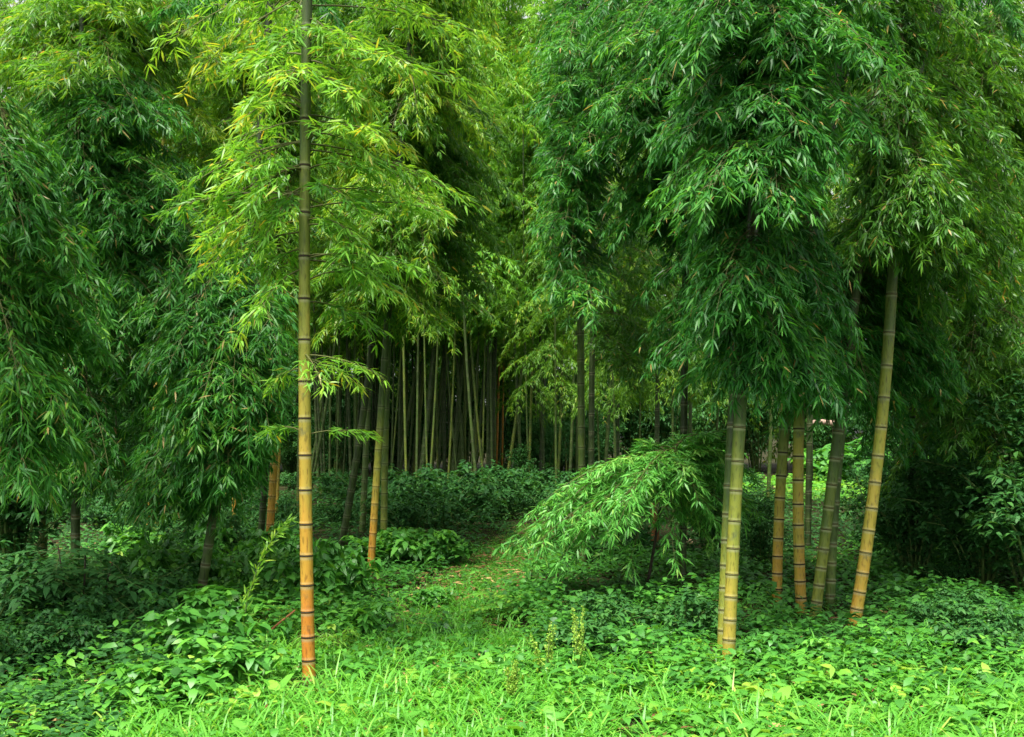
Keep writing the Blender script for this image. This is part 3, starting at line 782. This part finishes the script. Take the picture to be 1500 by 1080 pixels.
for (px, py, s, lab) in [(275, 985, 1.05, 'bright nettle-like clump left of the tall bright bamboo'), (330, 1010, .9, 'bright broad-leaved clump in front, between the nettle clump and the bright bamboo'),
                         (240, 1030, .8, 'half-shaded leafy clump at the bottom left'), (300, 940, .9, 'leafy clump at the foot of the dark leaning culm'),
                         (530, 935, .8, 'leafy clump right of the tall bright bamboo'), (870, 950, .85, 'shrubby clump of large dull leaves below the arching shrub'),
                         (1120, 975, .6, 'leafy clump right of the close pair of culms'), (1205, 965, .5, 'leafy clump at the foot of the green culms'),
                         (640, 885, .6, 'leafy clump at the left edge of the path'), (1000, 930, .9, 'leafy clump left of the close pair of culms')]:
    Y = 2479 / (py - HZ)
    shrub((WD if 840 < px < 1050 else WB)[n % 3], (px - 750) / F * Y, Y, s, lab, name='leafy_weed', cat='weed'); n += 1


for (px, Y, s_, lab) in [(-20, 8.4, 1.1, 'dark low shrub cut by the left edge under the leaf fans'), (60, 9.2, 1.2, 'dark shrub left of the compound-leaved one'), (150, 8.2, .8, 'small dark shrub in front of the compound-leaved one'),
                         (30, 7.2, .75, 'dark weedy shrub near the bottom left corner'), (190, 9.6, 1.0, 'dark shrub between the compound-leaved one and the dark leaning culm'), (105, 7.4, .6, 'little dark shrub low in the left foreground')]:
    shrub(UB[n % 5], (px - 750) / F * Y, Y, s_, lab); n += 1


# arching bamboo shrub beside the path
def arching():
    Y = 10.6
    b = at(945, 868, Y); b[2] = float(gh(b[0], b[1]))
    root = thing('bamboo_shrub', b, 'arching young bamboo with light green leaves bowing over the path', 'young bamboo')
    stem = np.array([b, at(955, 820, Y), at(965, 760, Y), at(972, 700, Y + .1), at(990, 650, Y + .2)])
    a = Acc(); a.tube(stem, [.018, .016, .014, .011, .006], 8); a.build('stem', ['bark'], root, root.location)
    a = Acc()
    for (x, y, d, n) in [(800, 800, -.4, 3), (835, 770, -.2, 4), (905, 770, -.7, 4), (950, 690, -.2, 4), (1000, 700, -.3, 4), (1060, 670, .1, 4), (1060, 760, .2, 3), (870, 700, .2, 3), (748, 802, -.3, 3), (790, 770, -.2, 4), (770, 785, -.5, 3), (830, 830, -.6, 2), (815, 745, 0, 4), (850, 715, .2, 4), (880, 800, -.7, 2), (905, 690, .3, 5), (925, 815, -.7, 1),
                         (960, 672, .3, 5), (1005, 655, .4, 5), (1055, 642, .4, 5), (1045, 700, .3, 4), (1010, 750, .2, 4), (1035, 795, .0, 2), (985, 815, -.3, 1), (865, 760, -.6, 5), (925, 750, -.8, 5),
                         (840, 790, -.4, 4), (890, 730, -.3, 4), (960, 720, -.5, 4), (1090, 690, .7, 3), (1100, 740, .7, 3)]:
        for _ in range(n):
            T = at(x + rs.normal(0, 12), y + rs.normal(0, 8), Y + d + rs.normal(0, .2))
            S = stem[3] + (stem[4] - stem[3]) * rs.uniform(-.6, 1)
            plume(a, S, T, arch=.12 + .12 * np.linalg.norm(T - S), ntwig=11, twig=.22, nclus=3, nleaf=5, ll=.12, lw=.0185, down=.15, base_tone=.66, t0=.3, flat=.85)
    a.build('crown', ['fresh', 'twig'], root, root.location)


arching()


# compound-leaved shrub in the dark at left, and the fern by the path
def pinnate(a, B, D, L, npair, ll, lw, tone, droop=.3, up=(0, 0, 1.), terminal=True):
    t = np.linspace(.18, .97, npair)
    D = unit(np.asarray(D, float)); up = np.asarray(up)
    pos = B + D * (L * t)[:, None] - np.array([0, 0, 1.]) * (L * droop * t * t)[:, None]
    tg = unit(D - np.array([0, 0, 1.]) * (2 * droop * t)[:, None])
    S = unit(np.cross(tg, up))
    tt = np.linspace(0, 1, 5)
    a.tube(B + D * (L * tt)[:, None] - np.array([0, 0, 1.]) * (L * droop * tt * tt)[:, None], [.004, .003, .003, .002, .001], 3, 1, cap=False)
    for s in (-1, 1):
        sz = np.sin(np.clip(t * 2.6 + .35, 0, 3.0)) * .6 + .45
        a.leaves(pos, unit(S * s + tg * .45 + jit(npair, .06)), up + jit(npair, .12), ll * sz, lw * sz, tone + rs.normal(0, .08, npair), droop=.15, fold=.15)
    if terminal:
        a.leaves(pos[-1:], tg[-1:], up[None], ll, lw, tone)


def compound_shrub():
    Y = 8.6
    b = at(120, 1000, Y); b[2] = float(gh(b[0], b[1]))
    root = thing('compound_leaved_shrub', b, 'dark shrub with paired oval leaflets in the deep shade at left', 'shrub')
    a = Acc()
    st = [np.array([b, at(100 + i * 22, 900, Y), at(85 + i * 40, 800 + 12 * i, Y + .2 * (i - 1))]) for i in range(3)]
    for s in st:
        a.tube(s, [.016, .012, .006], 6)
    a.build('stem', ['bark'], root, root.location)
    a = Acc()
    for s in st:
        for _ in range(9):
            u = rs.uniform(.35, 1); B = s[1] + (s[2] - s[1]) * u
            an = rs.uniform(0, 6.28)
            pinnate(a, B, (math.cos(an), math.sin(an) - .35, rs.uniform(-.1, .4)), rs.uniform(.4, .6), 7, .12, .052, .5, .3)
    for (x0, y0, x1, y1) in [(110, 840, 200, 850), (50, 835, 130, 880), (130, 860, 195, 900), (60, 870, 35, 890), (140, 840, 90, 850)]:
        B, T = at(x0, y0, Y - .2), at(x1, y1, Y - .5)
        pinnate(a, B, T - B + np.array([0, 0, .15]), np.linalg.norm(T - B) + .1, 7, .13, .055, .6, .3)
    a.build('foliage', ['shade', 'stem'], root, root.location)


compound_shrub()


def fern():
    Y = 9.6
    b = at(758, 905, Y); b[2] = float(gh(b[0], b[1]))
    a = Acc()
    for an, el, L in [(2.6, 1.0, .62), (1.9, .9, .55), (.6, .9, .5), (3.5, .7, .55), (4.4, .8, .5), (5.4, .7, .5), (1.2, 1.2, .5)]:
        pinnate(a, b, (math.cos(an), math.sin(an), el), L * 1.2, 18, .15, .03, .86, .5)
    o = a.build('fern', ['weed', 'stem'], None, b)
    o.location = Vector(b)
    tag(o, 'light green fern with feathery fronds at the right edge of the path', 'fern')


fern()


def sapling():
    Y = 8.1
    b = at(352, 905, Y); b[2] = float(gh(b[0], b[1]))
    root = thing('bamboo_shoot', b, 'slim yellowish bamboo shoot with short leaves leaning right beside the bright bamboo', 'bamboo shoot')
    st = np.array([b, at(362, 880, Y), at(378, 830, Y), at(398, 790, Y), at(424, 762, Y)])
    a = Acc(); a.tube(st, [.007, .006, .005, .004, .002], 5); a.build('stem', ['stem'], root, root.location)
    a = Acc()
    for u in np.linspace(0, 1, 26):
        i = min(int(u * 4), 3); p = st[i] + (st[i + 1] - st[i]) * (u * 4 - i)
        k = 5
        tg = unit(st[i + 1] - st[i])
        a.leaves(p + jit(k, .012), unit(tg + jit(k, .5)), jit(k, 1), .095 * rs.uniform(.6, 1.2, k), .016, rs.uniform(.5, .9, k), droop=.1)
    a.build('foliage', ['yellow', 'stem'], root, root.location)
    for (px, py, Yc, lab) in [(385, 912, 8.6, 'yellow-green tuft of narrow leaves left of the bright bamboo'), (492, 950, 7.9, 'yellow-green spray of narrow leaves right of the bright bamboo base')]:
        b2 = at(px, py, Yc); a = Acc()
        b2[2] = max(b2[2], float(gh(b2[0], b2[1])))
        for _ in range(9):
            T = b2 + np.array([rs.uniform(-.3, .3), rs.uniform(-.2, .2), rs.uniform(.0, .15)])
            plume(a, np.array([b2[0], b2[1], float(gh(b2[0], b2[1]))]), T, arch=.15, ntwig=7, twig=.12, nclus=2, nleaf=5, ll=.08, lw=.01, down=.3, base_tone=.6, flat=.4)
        o = a.build('young_bamboo', ['yellow', 'twig'], None, b2); o.location = Vector(b2)
        tag(o, lab, 'young bamboo')


sapling()


def dock(px, ptop, pbase, lab):
    Y = 2479 / (pbase - HZ)
    b = at(px, pbase, Y); b[2] = float(gh(b[0], b[1]))
    H = (pbase - ptop) / F * Y
    root = thing('dock_plant', b, lab, 'dock plant')
    a = Acc()
    for j in range(4):
        sp = Acc()
        top = b + np.array([rs.uniform(-.14, .14), rs.uniform(-.1, .1), H * rs.uniform(.65, 1)])
        if j == 0:
            top = b + np.array([.03, 0, H])
        a.tube([b, (b + top) / 2 + jit(1, .01)[0], top], [.005, .004, .002], 4)
        k = 130
        u = rs.uniform(.35, 1, k); p = b + (top - b) * u[:, None] + jit(k, .016) * (1.3 - u)[:, None]
        sp.leaves(p, jit(k, 1), jit(k, 1), .016, .013, rs.uniform(.2, 1, k), droop=0)
        sp.tube([b + (top - b) * .32, b + (top - b) * .7, top], [.004, .003, .002], 4)
        sp.build('seed_head', ['seed'], root, root.location)
    a.build('stem', ['stem'], root, root.location)
    a = Acc(); k = 10; an = rs.uniform(0, 6.28, k)
    a.leaves(np.repeat(b[None], k, 0), np.stack([np.cos(an), np.sin(an), rs.uniform(.4, 1.2, k)], -1), np.array([0, 0, 1.]) + jit(k, .2), rs.uniform(.2, .32, k), .075, rs.uniform(.5, .8, k), droop=.5)
    a.build('leaf_rosette', ['weed'], root, root.location)


dock(800, 905, 990, 'dock plant with yellow-green seed spikes in the middle of the foreground')
dock(748, 965, 1035, 'shorter dock plant with seed spikes at the bottom centre')
dock(848, 880, 985, 'tall thin dock plant with sparse seed spikes before the dull-leaved clump')

# ------------------------------------------------------------------ ground cover (nobody could count it)
def scatter(n, y0, y1, pw=1.0):
    y = y0 + (y1 - y0) * rs.uniform(0, 1, n) ** pw
    x = rs.uniform(-1, 1, n) * (.545 * y + .5)
    return x, y


def clear_of_culms(x, y):
    ok = np.ones(len(x), bool)
    for bx, by in BASES:
        ok &= ~((np.abs(x - bx) < .17) & (by - y < .55) & (by - y > -.08) & (rs.uniform(0, 1, len(x)) < .8))
    return ok


def weeds(name, n, y0, y1, hmin, hmax, ll, ratio, mat, kleaf, tone, keep_path=.06, only=None, pw=1., dt=0.):
    a = Acc()
    x, y = scatter(n, y0, y1, pw)
    on = np.abs(x - path_x(y)) < path_w(y) * np.where(y < 9, 1.5, 1)
    ok = (~on) | (rs.uniform(0, 1, n) < np.where(y < 9.3, .30, keep_path))
    if only is not None:
        ok &= only(x, y)
    ok &= clear_of_culms(x, y)
    x, y = x[ok], y[ok]; n = len(x)
    patch = .5 + .5 * np.sin(x * 1.7 + 2.1 * np.sin(y * .9)) * np.sin(y * 1.5 + 1.3 * x)
    big = rs.uniform(.75, 1.25, n)
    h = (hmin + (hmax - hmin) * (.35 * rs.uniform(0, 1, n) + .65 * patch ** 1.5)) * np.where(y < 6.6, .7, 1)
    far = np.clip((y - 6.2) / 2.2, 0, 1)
    ii = np.repeat(np.arange(n), kleaf); k = len(ii)
    az = rs.uniform(0, 6.28, k); u = rs.uniform(.15, 1, k)
    r0 = rs.uniform(0, .09, k)
    p = np.stack([x[ii] + np.cos(az) * r0, y[ii] + np.sin(az) * r0, gh(x, y)[ii] + h[ii] * u], -1)
    d = np.stack([np.cos(az), np.sin(az), rs.uniform(-.15, .6, k)], -1)
    a.leaves(p, d, unit(np.array([0, 0, 1.]) + jit(k, .28)), ll * big[ii] * rs.uniform(.55, 1.25, k), ll * ratio * big[ii] * rs.uniform(.7, 1.1, k),
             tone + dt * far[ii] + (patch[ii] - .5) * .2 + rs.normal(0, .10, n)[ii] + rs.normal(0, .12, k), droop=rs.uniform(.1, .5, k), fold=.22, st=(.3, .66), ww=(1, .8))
    o = a.build(name, [mat])
    return o


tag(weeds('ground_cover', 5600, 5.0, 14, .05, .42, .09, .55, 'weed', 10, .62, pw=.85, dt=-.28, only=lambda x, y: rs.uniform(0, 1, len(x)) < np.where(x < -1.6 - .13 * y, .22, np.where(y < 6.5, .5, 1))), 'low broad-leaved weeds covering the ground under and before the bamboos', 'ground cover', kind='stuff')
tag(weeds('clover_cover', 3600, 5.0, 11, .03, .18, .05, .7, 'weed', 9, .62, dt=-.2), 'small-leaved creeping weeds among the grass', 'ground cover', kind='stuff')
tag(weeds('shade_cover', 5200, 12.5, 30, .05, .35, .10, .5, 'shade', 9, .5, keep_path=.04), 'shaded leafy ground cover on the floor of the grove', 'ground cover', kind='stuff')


def grass():
    a = Acc()
    n = 7000
    x, y = scatter(n, 4.9, 10.5, 1.2)
    pr = np.clip(1.35 - (y - 5.2) / 3.2, .10, 1) * np.where((x < -1.55 - .13 * y), .10, 1) * np.where(np.abs(x - path_x(y)) < 1.4, 3.0, .8) * (.35 + .65 * (np.sin(x * 2.3 + 1.1 * np.sin(y * 2)) * np.sin(y * 2.9 + x) > -.25))
    ok = (rs.uniform(0, 1, n) < pr) & clear_of_culms(x, y)
    x, y = x[ok], y[ok]; n = len(x)
    kb = 11
    ii = np.repeat(np.arange(n), kb); k = len(ii)
    az = rs.uniform(0, 6.28, k)
    p = np.stack([x[ii] + rs.normal(0, .05, k), y[ii] + rs.normal(0, .05, k), gh(x, y)[ii]], -1)
    d = np.stack([np.cos(az) * .6, np.sin(az) * .6, rs.uniform(.35, 1.3, k)], -1)
    L = (.16 + .22 * rs.uniform(0, 1, n)[ii]) * rs.uniform(.6, 1.25, k)
    a.leaves(p, d, np.stack([-np.cos(az), -np.sin(az), np.full(k, .6)], -1), L, rs.uniform(.008, .016, k), .5 + rs.normal(0, .14, n)[ii] + rs.normal(0, .15, k), droop=rs.uniform(.3, 1.1, k), fold=.3, st=(.35, .7), ww=(1, .7))
    tag(a.build('grass', ['grass']), 'bright green grass tufts along the front of the clearing', 'grass', kind='stuff')


grass()


def dock_leaves():
    a = Acc()
    x, y = scatter(760, 4.9, 8.2)
    pr = np.where(x > .9, 1, .35) * np.clip(1.5 - (y - 5.5) / 3, .15, 1)
    ok = rs.uniform(0, 1, 760) < pr
    x, y = x[ok], y[ok]; n = len(x); kb = 6
    ii = np.repeat(np.arange(n), kb); k = len(ii)
    az = rs.uniform(0, 6.28, k)
    p = np.stack([x[ii], y[ii], gh(x, y)[ii] + .02], -1)
    d = np.stack([np.cos(az), np.sin(az), rs.uniform(.45, 1.5, k)], -1)
    L = rs.uniform(.13, .26, n)[ii] * rs.uniform(.7, 1.1, k)
    a.leaves(p, d, np.stack([-np.cos(az) * .6, -np.sin(az) * .6, np.ones(k)], -1), L, L * rs.uniform(.25, .4, k), .82 + rs.normal(0, .1, n)[ii] + rs.normal(0, .08, k), droop=rs.uniform(.3, .9, k), fold=.3, st=(.35, .7), ww=(1, .75))
    tag(a.build('dock_leaves', ['weed']), 'large tongue-shaped bright leaves among the grass in front', 'ground cover', kind='stuff')


dock_leaves()


def path_cover():
    a = Acc()
    n = 1900
    y = rs.uniform(10.3, 24, n); x = path_x(y) + rs.normal(0, .55, n) * path_w(y)
    az = rs.uniform(0, 6.28, n)
    p = np.stack([x, y, gh(x, y) + .012 + rs.uniform(0, .03, n)], -1)
    a.leaves(p, np.stack([np.cos(az), np.sin(az), rs.uniform(-.05, .25, n)], -1), np.array([0, 0, 1.]) + jit(n, .3), rs.uniform(.07, .15, n), rs.uniform(.012, .03, n), rs.uniform(0, 1, n), droop=.1)
    tag(a.build('fallen_leaves', ['litter']), 'dry brown fallen leaves strewn along the path', 'fallen leaves', kind='stuff')
    a = Acc()
    n = 2600
    x, y = scatter(n, 5, 16)
    az = rs.uniform(0, 6.28, n)
    p = np.stack([x, y, gh(x, y) + .01 + rs.uniform(0, .05, n)], -1)
    a.leaves(p, np.stack([np.cos(az), np.sin(az), rs.uniform(-.05, .3, n)], -1), np.array([0, 0, 1.]) + jit(n, .3), rs.uniform(.07, .14, n), rs.uniform(.012, .03, n), rs.uniform(0, 1, n), droop=.1)
    tag(a.build('leaf_litter', ['litter']), 'scattered dry leaf litter between the weeds', 'leaf litter', kind='stuff')
    a = Acc()
    n = 15000
    y = rs.uniform(8.5, 19, n); x = path_x(y) + rs.normal(0, .62, n) * path_w(y)
    az = rs.uniform(0, 6.28, n)
    p = np.stack([x, y, gh(x, y)], -1)
    a.leaves(p, np.stack([np.cos(az) * .8, np.sin(az) * .8, rs.uniform(.4, 1.4, n)], -1), np.array([0, 0, 1.]) + jit(n, .2), rs.uniform(.06, .17, n), rs.uniform(.007, .016, n), rs.uniform(0, .55, n), droop=.6)
    tag(a.build('path_grass', ['grass']), 'short trodden grass growing along the path', 'grass', kind='stuff')


path_cover()
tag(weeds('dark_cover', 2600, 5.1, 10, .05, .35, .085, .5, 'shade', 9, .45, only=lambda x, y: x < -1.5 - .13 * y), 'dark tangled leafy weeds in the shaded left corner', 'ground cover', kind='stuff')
tag(weeds('meadow_cover', 2600, 24, 40, .1, .5, .22, .4, 'grass', 8, .6, only=lambda x, y: x > 1.5 + .1 * y), 'sunlit meadow plants in the clearing beyond the right-hand trunks', 'meadow', kind='stuff')


# ------------------------------------------------------------------ small things on the ground
def stone(px, py, Y, s, lab):
    import bmesh
    bm = bmesh.new(); bmesh.ops.create_icosphere(bm, subdivisions=3, radius=1)
    ph = rs.uniform(0, 6, 3)
    for v in bm.verts:
        c = v.co; k = 1 + .18 * math.sin(3 * c.x + ph[0]) + .14 * math.sin(4 * c.y + ph[1]) + .1 * math.sin(5 * c.z + ph[2])
        v.co = Vector((c.x * s * k * 1.3, c.y * s * k, c.z * s * k * .8))
    me = bpy.data.meshes.new('stone'); bm.to_mesh(me); bm.free(); me.materials.append(M['stone'])
    me.polygons.foreach_set('use_smooth', np.ones(len(me.polygons), bool))
    p = at(px, py, Y)
    o = link('stone', me); o.location = (p[0], p[1], max(float(gh(p[0], p[1])) + s * .35, p[2])); tag(o, lab, 'stone')


stone(998, 797, 15.6, .085, 'larger pinkish stone in the undergrowth behind the arching shrub')
stone(1009, 794, 15.9, .06, 'smaller pinkish stone beside the larger one behind the arching shrub')


def log():
    a = Acc()
    p0, p1 = at(1184, 620, 30), at(1226, 622, 30)
    t = np.linspace(0, 1, 9)[:, None]
    a.tube(p0 + (p1 - p0) * t + np.array([0, 0, .05]) * np.sin(t * 3.1), .085 + .012 * np.sin(np.arange(9) * 2.2), 10)
    a.tube([p0 + (p1 - p0) * .1, [(p0 + (p1 - p0) * .1)[0], 30, -.05]], [.05, .06], 8, 1)
    a.tube([p0 + (p1 - p0) * .9, [(p0 + (p1 - p0) * .9)[0], 30, -.05]], [.05, .06], 8, 1)
    o = a.build('wooden_rail', ['log', 'bark']); tag(o, 'pale horizontal rail in the sunlit gap between the tan and the green bamboos', 'rail')
    a = Acc()
    b = at(957, 770, 15); b[2] = float(gh(b[0], b[1]))
    zz = np.linspace(-.05, .72, 9)
    a.tube(np.stack([b[0] + .03 * np.sin(zz * 5), np.full(9, b[1]), b[2] + zz], -1), np.array([.075, .07, .063, .06, .058, .058, .056, .052, .04]), 10)
    o = a.build('stump', ['deadwood'], None, b); o.location = Vector(b); tag(o, 'orange-brown rotten stump half hidden inside the arching shrub', 'stump')
    a = Acc()
    b = at(404, 925, 8.3); b[2] = float(gh(b[0], b[1]))
    a.tube([b + np.array([-.12, 0, .03]), b + np.array([.0, 0, .14]), b + np.array([.16, 0, .27])], [.009, .011, .008], 6)
    o = a.build('dead_stick', ['deadwood'], None, b); o.location = Vector(b); tag(o, 'short brown dead stick poking up left of the bright bamboo', 'stick')


log()

# ------------------------------------------------------------------ light, sky, camera
w = bpy.data.worlds.new('World'); scene.world = w; w.use_nodes = True
nt = w.node_tree; nt.nodes.clear()
out = nt.nodes.new('ShaderNodeOutputWorld'); bg = nt.nodes.new('ShaderNodeBackground'); sky = nt.nodes.new('ShaderNodeTexSky')
SUN_EL, SUN_AZ = R(64), R(203)       # azimuth clockwise from +Y (view direction): sun behind the camera's right shoulder
sky.sky_type = 'NISHITA'; sky.sun_disc = False; sky.sun_elevation = SUN_EL; sky.sun_rotation = SUN_AZ
sky.air_density = 1.0; sky.dust_density = 3.0; sky.ozone_density = 1.0
bg.inputs[1].default_value = .085
hs = nt.nodes.new('ShaderNodeHueSaturation'); hs.inputs['Saturation'].default_value = .12
nt.links.new(sky.outputs[0], hs.inputs['Color']); nt.links.new(hs.outputs[0], bg.inputs[0]); nt.links.new(bg.outputs[0], out.inputs[0])
ld = bpy.data.lights.new('sun', 'SUN'); ld.energy = 2.6; ld.angle = R(18); ld.color = (1, .95, .85)
lo = bpy.data.objects.new('sun', ld); C.objects.link(lo)
dirv = Vector((math.sin(SUN_AZ) * math.cos(SUN_EL), math.cos(SUN_AZ) * math.cos(SUN_EL), math.sin(SUN_EL)))
lo.rotation_euler = dirv.to_track_quat('Z', 'Y').to_euler(); lo.location = dirv * 30

cd = bpy.data.cameras.new('camera'); cam = bpy.data.objects.new('camera', cd); C.objects.link(cam)
cd.sensor_width = 36; cd.lens = 35; cd.shift_y = 100 / 1500; cd.clip_end = 2500; cd.clip_start = .1
cam.location = (0, 0, CAMZ); cam.rotation_euler = (R(90), 0, 0)
scene.camera = cam
scene.view_settings.view_transform = 'Standard'; scene.view_settings.look = 'None'
scene.view_settings.exposure = 1.8; scene.view_settings.gamma = 1
scene.cycles.use_denoising = True
scene.cycles.max_bounces = 8; scene.cycles.diffuse_bounces = 5; scene.cycles.transmission_bounces = 6; scene.cycles.glossy_bounces = 2
